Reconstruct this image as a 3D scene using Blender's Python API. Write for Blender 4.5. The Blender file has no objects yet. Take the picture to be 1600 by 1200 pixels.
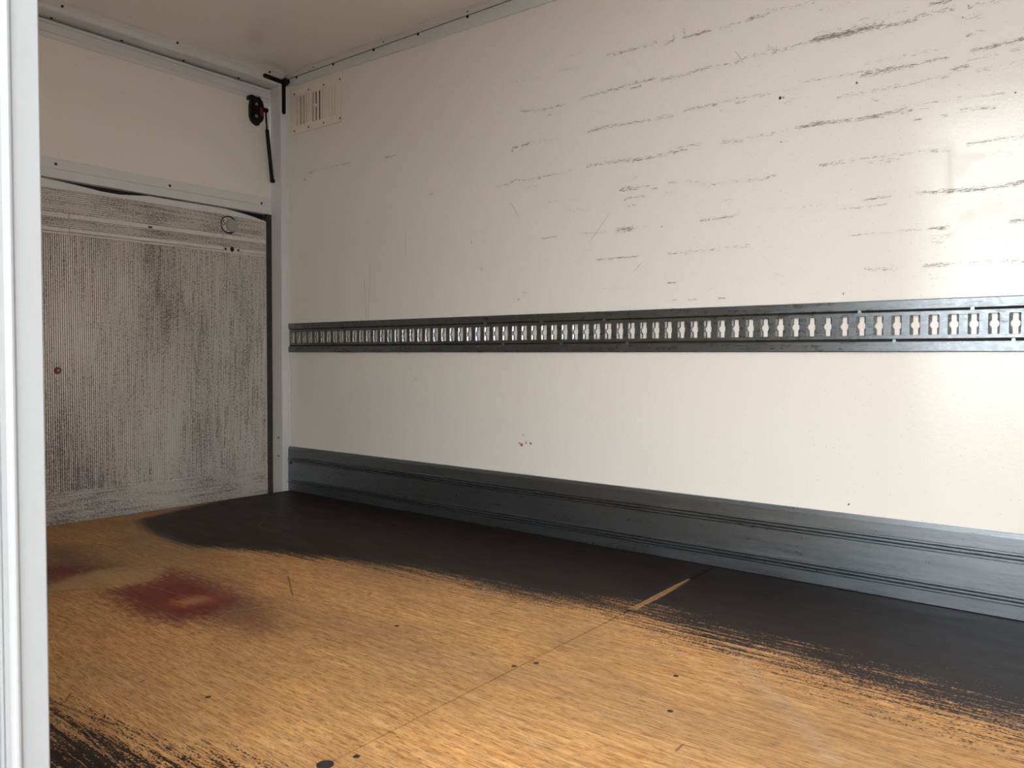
import bpy, math, random
import numpy as np
from mathutils import Matrix, Vector
random.seed(7)
SC = bpy.context.scene
COL = SC.collection

# ------------------------------------------------------------------ camera
# metres; X = 0 front of the rear frame, Y = 0 right wall, Z = 0 floor
F_PX, YAW, PITCH, ROLL = 1267.35, 0.6850, -0.0337, 0.0036
CAM = Vector((3.6701, -2.6121, 0.7223))
_f = Vector((-math.sin(YAW) * math.cos(PITCH), math.cos(YAW) * math.cos(PITCH), math.sin(PITCH)))
_r = Vector((math.cos(YAW), math.sin(YAW), 0))
_u = _r.cross(_f)
_r, _u = math.cos(ROLL) * _r + math.sin(ROLL) * _u, -math.sin(ROLL) * _r + math.cos(ROLL) * _u
cam_d = bpy.data.cameras.new('camera')
cam_d.sensor_width = 36
cam_d.lens = 36 * F_PX / 1600
cam_d.clip_start = 0.02
cam = bpy.data.objects.new('camera', cam_d)
COL.objects.link(cam)
_m = Matrix((_r, _u, -_f)).transposed().to_4x4()
_m.translation = CAM
cam.matrix_world = _m
SC.camera = cam

# ------------------------------------------------------------------ daylight: an even overcast sky
world = bpy.data.worlds.new('overcast_sky')
SC.world = world
world.use_nodes = True
_bg = world.node_tree.nodes['Background']
_bg.inputs[0].default_value = (0.95, 0.98, 1.0, 1)
_bg.inputs[1].default_value = 8.4
SC.view_settings.view_transform = 'Standard'
SC.view_settings.look = 'None'
SC.view_settings.gamma = 1
SC.view_settings.use_curve_mapping = False
SC.view_settings.exposure = 0.0
SC.cycles.diffuse_bounces = 7        # a white box: let the light bounce
SC.cycles.max_bounces = 12

# ------------------------------------------------------------------ plan of the box
XF = 4.0            # front bulkhead
YL = -2.215         # inner face of the door side
ZC = 2.2            # ceiling
XD0, XD1, ZD = 2.614, 3.72, 2.04    # side door opening
XR = -0.085         # plane of the flap
XT = -0.095         # plane of the tail lift


# measured photo points -> wall / floor coordinates (survey only)
def _ray(px, py):
    return _f + _r * ((px - 800) / F_PX) - _u * ((py - 600) / F_PX)


def wall_xz(px, py):
    d = _ray(px, py)
    t = -CAM.y / d.y
    return (CAM.x + t * d.x, CAM.z + t * d.z)


def floor_xy(px, py):
    d = _ray(px, py)
    t = -CAM.z / d.z
    return (CAM.x + t * d.x, CAM.y + t * d.y)


# ------------------------------------------------------------------ mesh helpers
class MB:
    def __init__(s):
        s.v, s.f, s.smooth = [], [], []

    def add(s, vs, fs, smooth=False):
        o = len(s.v)
        s.v += [tuple(v) for v in vs]
        s.f += [tuple(i + o for i in f) for f in fs]
        s.smooth += [smooth] * len(fs)
        return s

    def box(s, x0, x1, y0, y1, z0, z1):
        return s.add([(x0, y0, z0), (x1, y0, z0), (x1, y1, z0), (x0, y1, z0),
                      (x0, y0, z1), (x1, y0, z1), (x1, y1, z1), (x0, y1, z1)],
                     [(0, 3, 2, 1), (4, 5, 6, 7), (0, 1, 5, 4), (1, 2, 6, 5), (2, 3, 7, 6), (3, 0, 4, 7)])

    def prism(s, poly, axis, a, b, off=None):
        """poly of 2-D points in the other two axes (in axis order), from a to b; off(t) shifts"""
        n = len(poly)
        vs = []
        for t in (a, b):
            for p in poly:
                q = list(p)
                q.insert(axis, t)
                vs.append(q)
        fs = [tuple(range(n))[::-1], tuple(range(n, 2 * n))]
        fs += [(i, (i + 1) % n, n + (i + 1) % n, n + i) for i in range(n)]
        return s.add(vs, fs)

    def tube(s, a, b, ra, rb=None, n=16, caps=True):
        rb = ra if rb is None else rb
        a, b = Vector(a), Vector(b)
        d = (b - a).normalized()
        u = d.orthogonal().normalized()
        w = d.cross(u)
        vs = []
        for c, r in ((a, ra), (b, rb)):
            for i in range(n):
                t = 2 * math.pi * i / n
                vs.append(c + u * (r * math.cos(t)) + w * (r * math.sin(t)))
        s.add(vs, [(i, (i + 1) % n, n + (i + 1) % n, n + i) for i in range(n)], True)
        if caps:
            s.add(vs[:n], [tuple(range(n))[::-1]])
            s.add(vs[n:], [tuple(range(n))])
        return s

    def dome(s, c, axis, r, h, n=14, rings=3):
        """low rounded head standing on c, pointing along axis"""
        c, d = Vector(c), Vector(axis).normalized()
        u = d.orthogonal().normalized()
        w = d.cross(u)
        vs = []
        for k in range(rings):
            a = (math.pi / 2) * k / rings
            for i in range(n):
                t = 2 * math.pi * i / n
                vs.append(c + d * (h * math.sin(a)) + (u * math.cos(t) + w * math.sin(t)) * (r * math.cos(a)))
        vs.append(c + d * h)
        fs = []
        for k in range(rings - 1):
            fs += [(k * n + i, k * n + (i + 1) % n, (k + 1) * n + (i + 1) % n, (k + 1) * n + i) for i in range(n)]
        k = (rings - 1) * n
        fs += [(k + i, k + (i + 1) % n, len(vs) - 1) for i in range(n)]
        s.add(vs, fs, True)
        return s.add(vs[:n], [tuple(range(n))[::-1]])

    def mesh(s, name, mat, o=(0, 0, 0)):
        me = bpy.data.meshes.new(name)
        me.from_pydata([(v[0] - o[0], v[1] - o[1], v[2] - o[2]) for v in s.v], [], s.f)
        me.polygons.foreach_set('use_smooth', s.smooth)
        if mat:
            me.materials.append(mat)
        me.update()
        return me

    def build(s, name, mat, parent=None, bevel=0):
        o = Vector(parent.get('_o', (0, 0, 0))) if parent else Vector((0, 0, 0))
        ob = bpy.data.objects.new(name, s.mesh(name, mat, o))
        COL.objects.link(ob)
        ob['_o'] = tuple(o)
        if parent:
            ob.parent = parent
            ob.location = (0, 0, 0)
        if bevel:
            md = ob.modifiers.new('bevel', 'BEVEL')
            md.width, md.segments, md.limit_method = bevel, 2, 'ANGLE'
            md.harden_normals = False
        return ob


def tag(o, label, cat, group=None):
    o['label'], o['category'] = label, cat
    if group:
        o['group'] = group
    return o


def struct(o, label=None):
    o['kind'] = 'structure'
    if label:
        o['label'] = label
    return o


def thing(name, label, cat, loc):
    o = bpy.data.objects.new(name, None)
    COL.objects.link(o)
    o.location = loc
    o['_o'] = tuple(loc)
    o.empty_display_size = 0.05
    return tag(o, label, cat)


def place(me, name, parent, loc, rot=None):
    """another child that shares mesh data"""
    ob = bpy.data.objects.new(name, me)
    COL.objects.link(ob)
    ob.parent = parent
    o = parent.get('_o', (0, 0, 0))
    ob.location = (loc[0] - o[0], loc[1] - o[1], loc[2] - o[2])
    if rot:
        ob.rotation_euler = rot
    return ob


# ------------------------------------------------------------------ materials
class NT:
    def __init__(s, name):
        s.m = bpy.data.materials.new(name)
        s.m.use_nodes = True
        s.t = s.m.node_tree
        s.b = s.t.nodes['Principled BSDF']
        s.co = s.t.nodes.new('ShaderNodeTexCoord')

    def n(s, typ, **kw):
        nd = s.t.nodes.new('ShaderNode' + typ)
        for k, v in kw.items():
            setattr(nd, k, v)
        return nd

    def put(s, sock, val):
        if hasattr(val, 'links'):
            s.t.links.new(val, sock)
        elif isinstance(val, (tuple, list)) and len(val) == 3 and sock.type == 'RGBA':
            sock.default_value = (*val, 1)
        else:
            sock.default_value = val

    def pos(s, scale=(1, 1, 1), rot=(0, 0, 0), loc=(0, 0, 0)):
        g = s.n('NewGeometry')
        mp = s.n('Mapping')
        s.put(mp.inputs['Vector'], g.outputs['Position'])
        mp.inputs['Scale'].default_value = scale
        mp.inputs['Rotation'].default_value = rot
        mp.inputs['Location'].default_value = loc
        return mp.outputs[0]

    def noise(s, vec, scale=1, detail=3, rough=.5, dist=0, dim='3D'):
        nd = s.n('TexNoise', noise_dimensions=dim)
        s.put(nd.inputs['Vector'], vec)
        nd.inputs['Scale'].default_value = scale
        nd.inputs['Detail'].default_value = detail
        nd.inputs['Roughness'].default_value = rough
        nd.inputs['Distortion'].default_value = dist
        return nd.outputs['Fac']

    def noise2(s, vec, scale=1, detail=3, rough=.5, dist=0):
        return s.noise(vec, scale, detail, rough, dist, '2D')

    def math(s, op, a, b=0.0, c=0.0, clamp=False):
        nd = s.n('Math', operation=op, use_clamp=clamp)
        s.put(nd.inputs[0], a)
        s.put(nd.inputs[1], b)
        s.put(nd.inputs[2], c)
        return nd.outputs[0]

    def rng(s, v, a, b, lo=0.0, hi=1.0, smooth=False):
        nd = s.n('MapRange')
        nd.interpolation_type = 'SMOOTHSTEP' if smooth else 'LINEAR'
        for k, x in zip(('Value', 'From Min', 'From Max', 'To Min', 'To Max'), (v, a, b, lo, hi)):
            s.put(nd.inputs[k], x)
        return nd.outputs[0]

    def mix(s, fac, a, b, mode='MIX'):
        nd = s.n('MixRGB', blend_type=mode)
        s.put(nd.inputs[0], fac)
        s.put(nd.inputs[1], a)
        s.put(nd.inputs[2], b)
        return nd.outputs[0]

    def attr(s, name):
        return s.n('Attribute', attribute_name=name).outputs['Fac']

    def sep(s, v):
        nd = s.n('SeparateXYZ')
        s.put(nd.inputs[0], v)
        return nd.outputs

    def bump(s, h, strength=.3, dist=.001):
        nd = s.n('Bump')
        nd.inputs['Strength'].default_value = strength
        nd.inputs['Distance'].default_value = dist
        s.put(nd.inputs['Height'], h)
        s.t.links.new(nd.outputs[0], s.b.inputs['Normal'])

    def set(s, **kw):
        names = dict(color='Base Color', rough='Roughness', metal='Metallic', spec='Specular IOR Level',
                     coat='Coat Weight', coat_rough='Coat Roughness', ior='IOR')
        for k, v in kw.items():
            s.put(s.b.inputs[names[k]], v)
        return s


def simple(name, color, rough=.5, metal=0.0, var=.12, scale=40, spec=.5):
    t = NT(name)
    n = t.noise(t.pos(), scale, 4, .6)
    c = t.mix(n, tuple(x * (1 - var) for x in color), tuple(min(1, x * (1 + var)) for x in color))
    t.set(color=c, rough=t.rng(n, .3, .7, max(0.02, rough - .06), rough + .06), metal=metal, spec=spec)
    return t.m


CREAM = (0.875, 0.845, 0.785)


def mat_grp(name, scuffs):
    """glossy gel-coat wall board with faint weave relief and orange peel"""
    t = NT(name)
    big = t.noise(t.pos((1.2, 1.2, 1.2)), 1.5, 1, .5)
    base = t.mix(big, tuple(c * .97 for c in CREAM), CREAM)
    peel = t.noise(t.pos((70, 70, 70)), 1, 1, .5)
    rough = .16
    if scuffs:
        sc, wide, dull = t.attr('scuff'), t.attr('scuff_wide'), t.attr('dull')
        st = t.noise2(t.pos((48, 1, 430), rot=(-math.pi / 2, 0, 0)), 1, 4, .7, .25)
        gr = t.noise2(t.pos((330, 1, 700), rot=(-math.pi / 2, 0, 0)), 1, 2, .6)
        st2 = t.noise2(t.pos((9, 1, 60), rot=(-math.pi / 2, 0, 0), loc=(3, 1, 0)), 1, 4, .6)
        a = t.math('MULTIPLY_ADD', sc, .34, t.math('SUBTRACT', st, .77))
        a = t.math('ADD', a, t.math('MULTIPLY', t.math('SUBTRACT', gr, .5), .3))
        a = t.math('ADD', a, t.math('MULTIPLY', t.math('SUBTRACT', st2, .5), .22))
        dark = t.rng(a, 0, .09)
        dark = t.math('MULTIPLY', dark, t.rng(sc, .02, .3))
        # stray short scuffs over the upper half
        P3 = t.sep(t.pos())
        area = t.math('MULTIPLY', t.rng(P3[2], .9, 1.15), t.rng(P3[0], .3, 1.6, .25, 1))
        st3 = t.noise2(t.pos((20, 1, 260), rot=(-math.pi / 2, 0, 0), loc=(8, 5, 0)), 1, 3, .75, .3)
        stray = t.rng(t.math('ADD', st3, t.math('MULTIPLY', t.math('SUBTRACT', gr, .5), .35)), .715, .80)
        dark = t.math('MAXIMUM', dark, t.math('MULTIPLY', stray, t.math('MULTIPLY', area, .6)))
        # fine grey smear around the bands
        b = t.math('MULTIPLY', t.rng(t.math('ADD', st, gr), .95, 1.3), t.math('MULTIPLY', wide, .2))
        pt = t.attr('spot')
        base = t.mix(b, base, (.25, .23, .2))
        base = t.mix(t.math('MULTIPLY', dark, .8), base, (.055, .05, .045))
        base = t.mix(t.rng(pt, -.0008, .0008), base, (.05, .035, .02))
        base = t.mix(t.rng(t.attr('red'), -.001, .001, 0, .85), base, (.22, .03, .025))
        # hairline scratches
        h1 = t.rng(t.math('ABSOLUTE', t.attr('hair')), .0006, .0016, 1, 0)
        h1 = t.math('MULTIPLY', h1, t.attr('hair_mask'))
        base = t.mix(t.math('MULTIPLY', h1, .45), base, (.2, .18, .15))
        # sparse specks
        v = t.n('TexVoronoi')
        v.voronoi_dimensions = '2D'
        t.put(v.inputs['Vector'], t.pos((9, 9, 9), rot=(-math.pi / 2, 0, 0)))
        sp = t.rng(v.outputs['Distance'], .035, .05, 1, 0)
        sp = t.math('MULTIPLY', sp, t.rng(v.outputs['Color'], .72, .8))
        base = t.mix(t.math('MULTIPLY', sp, .6), base, (.15, .13, .11))
        rough = t.rng(t.noise2(t.pos((3, 3, 6), rot=(-math.pi / 2, 0, 0)), 1, 3, .6), .35, .7, .055, .1)
        rough = t.math('MULTIPLY_ADD', dull, .3, rough)
        rough = t.math('MULTIPLY_ADD', dark, .3, rough)
    else:
        q = t.noise(t.pos((60, 60, 110), rot=(.6, 0, 0)), 1, 2, .7)
        q2 = t.noise(t.pos((2.2, 2.2, 2.2), loc=(1, 1, 1)), 1, 0, .5)
        mk = t.math('MULTIPLY', t.rng(q, .66, .76), t.rng(q2, .48, .62, 0, .38))
        base = t.mix(mk, base, (.3, .25, .2))
        v = t.n('TexVoronoi')
        t.put(v.inputs['Vector'], t.pos((8, 8, 8), loc=(0, .3, .1)))
        sp = t.math('MULTIPLY', t.rng(v.outputs['Distance'], .03, .045, 1, 0), t.rng(v.outputs['Color'], .55, .6))
        base = t.mix(t.math('MULTIPLY', sp, .7), base, (.1, .08, .06))
    hgt = peel
    if scuffs:
        hgt = t.math('ADD', peel, t.math('MULTIPLY', t.noise2(t.pos((400, 1, 400), rot=(-math.pi / 2, 0, 0)), 1, 0, .5), .3))
    t.set(color=base, rough=rough, spec=.5)
    t.bump(hgt, .3, .0011)
    return t.m


def mat_floor():
    t = NT('worn_plywood')
    P = t.pos()
    x = t.sep(P)[0]
    # bare plywood: grain runs along the body
    g1 = t.noise2(t.pos((7, 80, 1)), 1, 4, .68, .25)
    g2 = t.noise2(t.pos((26, 230, 1), loc=(1, 4, 0)), 1, 3, .72)
    big = t.noise2(t.pos((1.1, 2.2, 1), loc=(4, 2, 0)), 1, 4, .55)
    wood = t.mix(t.rng(g1, .3, .7), (.44, .197, .055), (.79, .435, .155))
    wood = t.mix(t.rng(g2, .5, .66, 0, .72), wood, (.17, .072, .024))
    wood = t.mix(t.rng(g2, .25, .45, .6, 0), wood, (.66, .40, .18))
    wood = t.mix(t.rng(big, .36, .6, .45, 0), wood, (.23, .135, .068))
    # short dark dashes in the veneer and random light scratches
    dsh = t.noise2(t.pos((42, 240, 1), loc=(7, 1, 0)), 1, 2, .6)
    wood = t.mix(t.rng(dsh, .62, .72, 0, .62), wood, (.09, .05, .03))
    for k, (ang, th) in enumerate(((.35, .69), (-.5, .705), (.95, .715), (1.7, .72))):
        s_ = t.noise2(t.pos((5, 300, 1), rot=(0, 0, ang), loc=(k * 3.1, k, 0)), 1, 1.5, .5, .15)
        wood = t.mix(t.rng(s_, th - .01, th + .03, 0, .55), wood, (.66, .44, .24))
    # dirt
    wood = t.mix(t.math('MULTIPLY', t.attr('dirt'), .6), wood, (.11, .062, .035))
    # red and purple spills
    pn = t.noise2(t.pos((26, 70, 1), loc=(2, 8, 0)), 1, 4, .65)
    pu = t.rng(t.math('ADD', t.attr('purple'), t.math('MULTIPLY', t.math('SUBTRACT', pn, .5), .16)), -.04, .08, 0, 1)
    wood = t.mix(t.math('MULTIPLY', pu, .62), wood, (.085, .028, .03))
    rd = t.rng(t.math('ADD', t.attr('red'), t.math('MULTIPLY', t.math('SUBTRACT', pn, .5), .16)), -.045, .03, 0, 1)
    wood = t.mix(t.math('MULTIPLY', rd, t.rng(g1, .3, .7, .95, .7)), wood, (.15, .012, .012))
    orange = t.rng(t.math('ADD', t.attr('orange'), t.math('MULTIPLY', t.math('SUBTRACT', pn, .5), .1)), -.02, .03, 0, .75)
    wood = t.mix(orange, wood, (.33, .06, .02))
    pal = t.rng(t.math('ADD', t.attr('pale'), t.math('MULTIPLY', t.math('SUBTRACT', pn, .5), .05)), -.012, .02, 0, .55)
    wood = t.mix(pal, wood, (.40, .27, .14))
    smr = t.math('MULTIPLY', t.attr('smear'), t.rng(t.math('ADD', pn, g2), .85, 1.15, .03, .3))
    wood = t.mix(smr, wood, (.46, .36, .29))
    # what is left of the dark phenolic film
    amp = t.rng(x, .4, 3.2, .05, .62)
    stk = t.noise2(t.pos((2.6, 75, 1), loc=(5, 3, 0)), 1, 4, .66, .1)
    fin = t.noise2(t.pos((30, 260, 1), loc=(1, 9, 0)), 1, 3, .6)
    sd = t.math('ADD', t.attr('film'), t.math('MULTIPLY', t.math('SUBTRACT', stk, .5), amp))
    sd = t.math('ADD', sd, t.math('MULTIPLY', t.math('SUBTRACT', fin, .5), t.math('MULTIPLY', amp, .7)))
    grn = t.noise2(t.pos((150, 260, 1), loc=(4, 2, 0)), 1, 2, .6)
    sd = t.math('ADD', sd, t.math('MULTIPLY', t.math('SUBTRACT', grn, .5), t.math('MULTIPLY', amp, .75)))
    film = t.rng(sd, -.022, .03, 0, 1)
    film = t.math('MULTIPLY', film, t.rng(t.math('ADD', t.attr('strip'), t.math('MULTIPLY', t.math('SUBTRACT', grn, .5), .012)), -.003, .004, 1, .12))
    fn = t.noise2(t.pos((6, 18, 1)), 1, 3, .6)
    fcol = t.mix(fn, (.011, .0075, .0075), (.024, .0165, .0155))
    fcol = t.mix(t.rng(t.math('ADD', fin, fn), 1.18, 1.4, 0, .35), fcol, (.11, .06, .035))
    col = t.mix(film, wood, fcol)
    # listed scratches: light and dark
    sl = t.math('MULTIPLY', t.rng(t.math('ABSOLUTE', t.attr('light_d')), .0006, .0022, 1, 0), t.attr('light_m'))
    sl = t.math('MULTIPLY', sl, t.rng(fin, .35, .6, .3, 1))
    col = t.mix(t.math('MULTIPLY', sl, t.rng(film, 0, 1, .5, .3)), col, (.60, .43, .27))
    sk = t.math('MULTIPLY', t.rng(t.math('ABSOLUTE', t.attr('dark_d')), .0015, .0042, 1, 0), t.attr('dark_m'))
    col = t.mix(t.math('MULTIPLY', sk, .6), col, (.025, .014, .012))
    # pale chips and dust on the film
    v = t.n('TexVoronoi')
    v.voronoi_dimensions = '2D'
    t.put(v.inputs['Vector'], t.pos((13, 24, 1)))
    chip = t.math('MULTIPLY', t.rng(v.outputs['Distance'], .05, .1, 1, 0), t.rng(v.outputs['Color'], .80, .86))
    col = t.mix(t.math('MULTIPLY', chip, t.rng(film, 0, 1, .05, .5)), col, (.3, .24, .19))
    r = t.rng(film, 0, 1, .5, .47)
    r = t.math('MULTIPLY_ADD', t.math('SUBTRACT', fn, .5), .2, r)
    t.set(color=col, rough=r, spec=t.rng(film, 0, 1, .25, .13))
    t.bump(t.noise2(t.pos((30, 260, 1)), 1, 1, .6), .3, .001)
    return t.m


def mat_galv(name, base, scale=1.0, rough=.34, streak=True):
    t = NT(name)
    n1 = t.noise(t.pos((6 * scale, 6, 120 * scale)), 1, 5, .6)
    n2 = t.noise(t.pos((60, 60, 60)), 1, 3, .6)
    n3 = t.noise(t.pos((30, 30, 420), loc=(3, 1, 2)), 1, 4, .75, .2)
    n4 = t.noise(t.pos((1.3, 1.3, 9), loc=(3, 1, 2)), 1, 3, .6)
    c = t.mix(n1, tuple(x * .8 for x in base), tuple(min(1, x * 1.15) for x in base))
    n3 = t.math('ADD', n3, t.math('MULTIPLY', t.math('SUBTRACT', n4, .5), .35))
    c = t.mix(t.rng(n3, .52, .7, 0, .5), c, tuple(x * .4 for x in base))
    r = t.rng(t.math('ADD', n1, n2), .7, 1.3, rough - .08, rough + .1)
    r = t.math('ADD', r, t.rng(n3, .58, .7, 0, .18))
    t.set(color=c, rough=r, metal=.92)
    t.bump(t.math('ADD', n2, n1), .12, .0006)
    return t.m


def mat_lift(name, ky, kz):
    """weathered aluminium tread profile, speckled with road grime"""
    t = NT(name)
    g = t.noise(t.pos((1, 70 * ky, 70 * kz)), 1, 4, .68)
    sp = t.noise(t.pos((1, 150, 110), loc=(0, 2, 1)), 1, 4, .7)
    sp2 = t.noise(t.pos((1, 260, 300), loc=(0, 7, 3)), 1, 2, .6)
    big = t.noise(t.pos((1, 2.6, .9), loc=(0, 3.3, 5)), 1, 3, .6)
    col = t.mix(big, (.64, .60, .555), (.84, .81, .78))
    dirt = t.math('ADD', t.math('MULTIPLY', sp, .7), t.math('MULTIPLY', g, .45))
    dirt = t.math('ADD', dirt, t.math('MULTIPLY', t.math('SUBTRACT', .55, big), .3))
    col = t.mix(t.rng(dirt, .575, .72, 0, .75), col, (.085, .066, .055))
    col = t.mix(t.rng(sp2, .64, .76, 0, .6), col, (.04, .03, .028))
    t.set(color=col, rough=.55, metal=.25, spec=.4)
    t.bump(sp, .4, .001)
    return t.m


M_WALL = mat_grp('gelcoat_wall', True)
M_PANEL = mat_grp('gelcoat_panel', False)
M_FLOOR = mat_floor()
M_RAIL = mat_galv('galvanised_rail', (.20, .222, .235), 1, .30)
M_RIM = mat_galv('raw_punched_edge', (.31, .325, .33), 1, .24)
M_KICK = mat_galv('aluminium_plank', (.225, .255, .28), .6, .34)
M_LIFT = mat_lift('weathered_tread_aluminium', 1, .06)
M_LIFT_H = mat_lift('weathered_cross_tread_aluminium', .06, 1)
M_ALU = simple('grey_coated_aluminium', (.71, .72, .73), .42, 0, .05, 30)
M_JAMB = simple('dimmed_pale_aluminium', (.265, .27, .27), .45, 0, .04, 60)  # base darkened so strong daylight does not wash out the pale jamb
M_BAR = simple('bright_aluminium_strip', (.74, .70, .65), .45, .1, .18, 60)
M_BLACK = simple('black_plastic', (.006, .006, .007), .5, 0, .3, spec=.25)
M_RUBBER = simple('black_rubber', (.055, .05, .047), .8, 0, .5, spec=.2)
M_SCREW = simple('dark_screw', (.05, .048, .045), .45, .6, .3)
M_BOLT = simple('zinc_bolt', (.30, .31, .33), .35, .8, .2)
M_RED = simple('red_plastic', (.16, .012, .016), .35, 0, .3, 200)
M_DGREY = simple('grey_foot_switch', (.36, .38, .36), .6, 0, .12, 90)
M_VENT = simple('cream_vent', (.86, .80, .71), .35, 0, .04, 80)
M_DARK = simple('dark_void', (.01, .009, .008), .9, 0, .2)
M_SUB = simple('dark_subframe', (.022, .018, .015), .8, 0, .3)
M_GROUND = simple('asphalt_yard', (.16, .16, .16), .85, 0, .2, 14)
M_SEAL = simple('ceiling_bead', (.72, .66, .55), .5, 0, .08)


# ------------------------------------------------------------------ numpy field helpers
def seg_dist(P, pts, closed=False):
    """unsigned and signed distance of points P (n,2) to a polyline"""
    best = np.full(len(P), 1e9)
    sgn = np.ones(len(P))
    pts = np.array(pts, float)
    m = len(pts) if closed else len(pts) - 1
    for i in range(m):
        a, b = pts[i], pts[(i + 1) % len(pts)]
        ab = b - a
        L = ab @ ab + 1e-12
        ap = P - a
        t = np.clip((ap @ ab) / L, 0, 1)
        d = np.hypot(ap[:, 0] - t * ab[0], ap[:, 1] - t * ab[1])
        cr = ab[0] * ap[:, 1] - ab[1] * ap[:, 0]
        k = d < best
        best[k] = d[k]
        sgn[k] = np.sign(cr[k])
    return best, best * sgn


def poly_sd(P, pts):
    """signed distance, positive inside"""
    d, _ = seg_dist(P, pts, True)
    ins = np.zeros(len(P), bool)
    n = len(pts)
    for i in range(n):
        (x0, y0), (x1, y1) = pts[i], pts[(i + 1) % n]
        if y0 == y1:
            continue
        c = ((y0 > P[:, 1]) != (y1 > P[:, 1])) & (P[:, 0] < (x1 - x0) * (P[:, 1] - y0) / (y1 - y0) + x0)
        ins ^= c
    return np.where(ins, d, -d)


def set_attr(me, name, vals):
    a = me.attributes.new(name, 'FLOAT', 'POINT')
    buf = np.zeros(len(me.vertices), np.float32)
    buf[:len(vals)] = vals
    a.data.foreach_set('value', buf)


def grid_faces(nu, nv, flip=False):
    i, j = np.meshgrid(np.arange(nu - 1), np.arange(nv - 1), indexing='ij')
    a = (i * nv + j).ravel()
    q = np.stack([a, a + nv, a + nv + 1, a + 1], 1)
    return q[:, ::-1] if flip else q


def slab_mesh(name, V, nu, nv, down, mat, flip=False):
    """grid surface V (nu*nv,3) closed by a skirt and back face moved by `down`"""
    faces = [tuple(f) for f in grid_faces(nu, nv, flip).tolist()]
    ring = [i * nv for i in range(nu)] + [(nu - 1) * nv + j for j in range(1, nv)] + \
           [i * nv + nv - 1 for i in range(nu - 2, -1, -1)] + [j for j in range(nv - 2, 0, -1)]
    base = len(V)
    V2 = np.concatenate([V, V[ring] + np.array(down)])
    n = len(ring)
    for k in range(n):
        a, b = ring[k], ring[(k + 1) % n]
        q = (a, b, base + (k + 1) % n, base + k)
        faces.append(q if flip else q[::-1])
    back = tuple(range(base, base + n))
    faces.append(back if flip else back[::-1])
    me = bpy.data.meshes.new(name)
    me.from_pydata(V2.tolist(), [], faces)
    me.materials.append(mat)
    me.update()
    return me


def link(name, me, parent=None):
    o = bpy.data.objects.new(name, me)
    COL.objects.link(o)
    o['_o'] = (0, 0, 0)
    if parent:
        o.parent = parent
    return o


# ================================================================== SETTING
struct(MB().box(-30, 34, -34, 30, -1.15, -1.05).build('ground', M_GROUND), 'grey asphalt yard under the truck')

# ---- floor: sub frame with two worn plywood sheets
floor = struct(MB().box(-.02, XF + .05, YL - .05, .05, -.16, -.0165).build('floor', M_SUB),
               'worn plywood floor of the truck body')
MB().box(-.22, -.02, YL - .05, .05, -.16, -.03).build('rear_sill', M_SUB, floor)

SEAM = lambda y: 2.459 - .0375 * y         # joint between the sheets, a little askew
fp = lambda L: [floor_xy(*q) for q in L]
film_poly = fp([(213, 812), (222, 825), (240, 836), (270, 848), (300, 855), (350, 858), (410, 863), (480, 873), (560, 882),
                (640, 893), (700, 905), (760, 920), (830, 936), (900, 946), (960, 955), (1000, 962), (1050, 985),
                (1110, 1003), (1190, 1022), (1250, 1045), (1330, 1070), (1400, 1088), (1450, 1102), (1520, 1122),
                (1600, 1145)]) + [(3.6, -.70), (4.6, -.7), (4.6, .6), (0, .6), (-.2, -.03), (-.01, -.4)]
film_poly2 = fp([(40, 1080), (72, 1100), (110, 1122), (150, 1146), (230, 1178), (300, 1196), (360, 1215)]) + \
    [(2.7, -1.95), (4.6, -1.95), (4.6, -2.9), (1.2, -2.9)]
strip = fp([(984, 951), (1035, 924), (1076, 904), (1078, 906), (1040, 929), (994, 953)])
purple = [fp([(60, 846), (130, 855), (170, 874), (215, 884), (140, 896), (100, 905), (60, 922)]),
          fp([(160, 922), (250, 905), (290, 890), (360, 905), (430, 935), (450, 985), (400, 1000), (330, 985), (240, 970),
              (190, 948)])]
red = [fp([(60, 888), (120, 884), (150, 888), (110, 900), (60, 915)]),
       fp([(170, 925), (240, 908), (268, 886), (290, 905), (330, 918), (365, 938), (335, 958), (275, 972), (218, 958)])]
orange = [fp([(262, 938), (300, 928), (345, 930), (340, 942), (300, 950), (255, 948)])]
pale = [fp([(60, 925), (110, 902), (180, 887), (272, 882), (250, 898), (225, 910), (160, 918), (110, 922), (60, 934)]),
        fp([(268, 940), (320, 930), (326, 938), (290, 947)])]
smear = fp([(1140, 1005), (1165, 1040), (1195, 1075), (1230, 1105), (1262, 1140), (1295, 1185)])
lights = [fp(L) for L in (
    [(280, 1005), (300, 985), (330, 972), (360, 955), (390, 951), (430, 946), (500, 943), (620, 944), (770, 946)],
    [(280, 1005), (292, 1030), (310, 1065), (325, 1080)],
    [(130, 1012), (165, 1045), (215, 1078), (262, 1095), (320, 1125), (372, 1143)],
    [(104, 1110), (150, 1160), (190, 1200)], [(227, 1064), (236, 1090)], [(72, 1030), (88, 1060), (86, 1085)],
    [(170, 895), (230, 915), (300, 935)], [(300, 883), (360, 862), (410, 852)],
    [(403, 822), (413, 810), (420, 805), (460, 797), (515, 783)], [(403, 822), (425, 830), (440, 829)],
    [(312, 1115), (345, 1095), (360, 1080)], [(730, 1085), (800, 1130), (860, 1190)],
    [(60, 960), (82, 990), (90, 1010)], [(820, 1075), (900, 1110), (1010, 1130)],
    [(110, 1000), (140, 1060), (165, 1100)], [(190, 1010), (260, 1040), (340, 1050)])]
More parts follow.
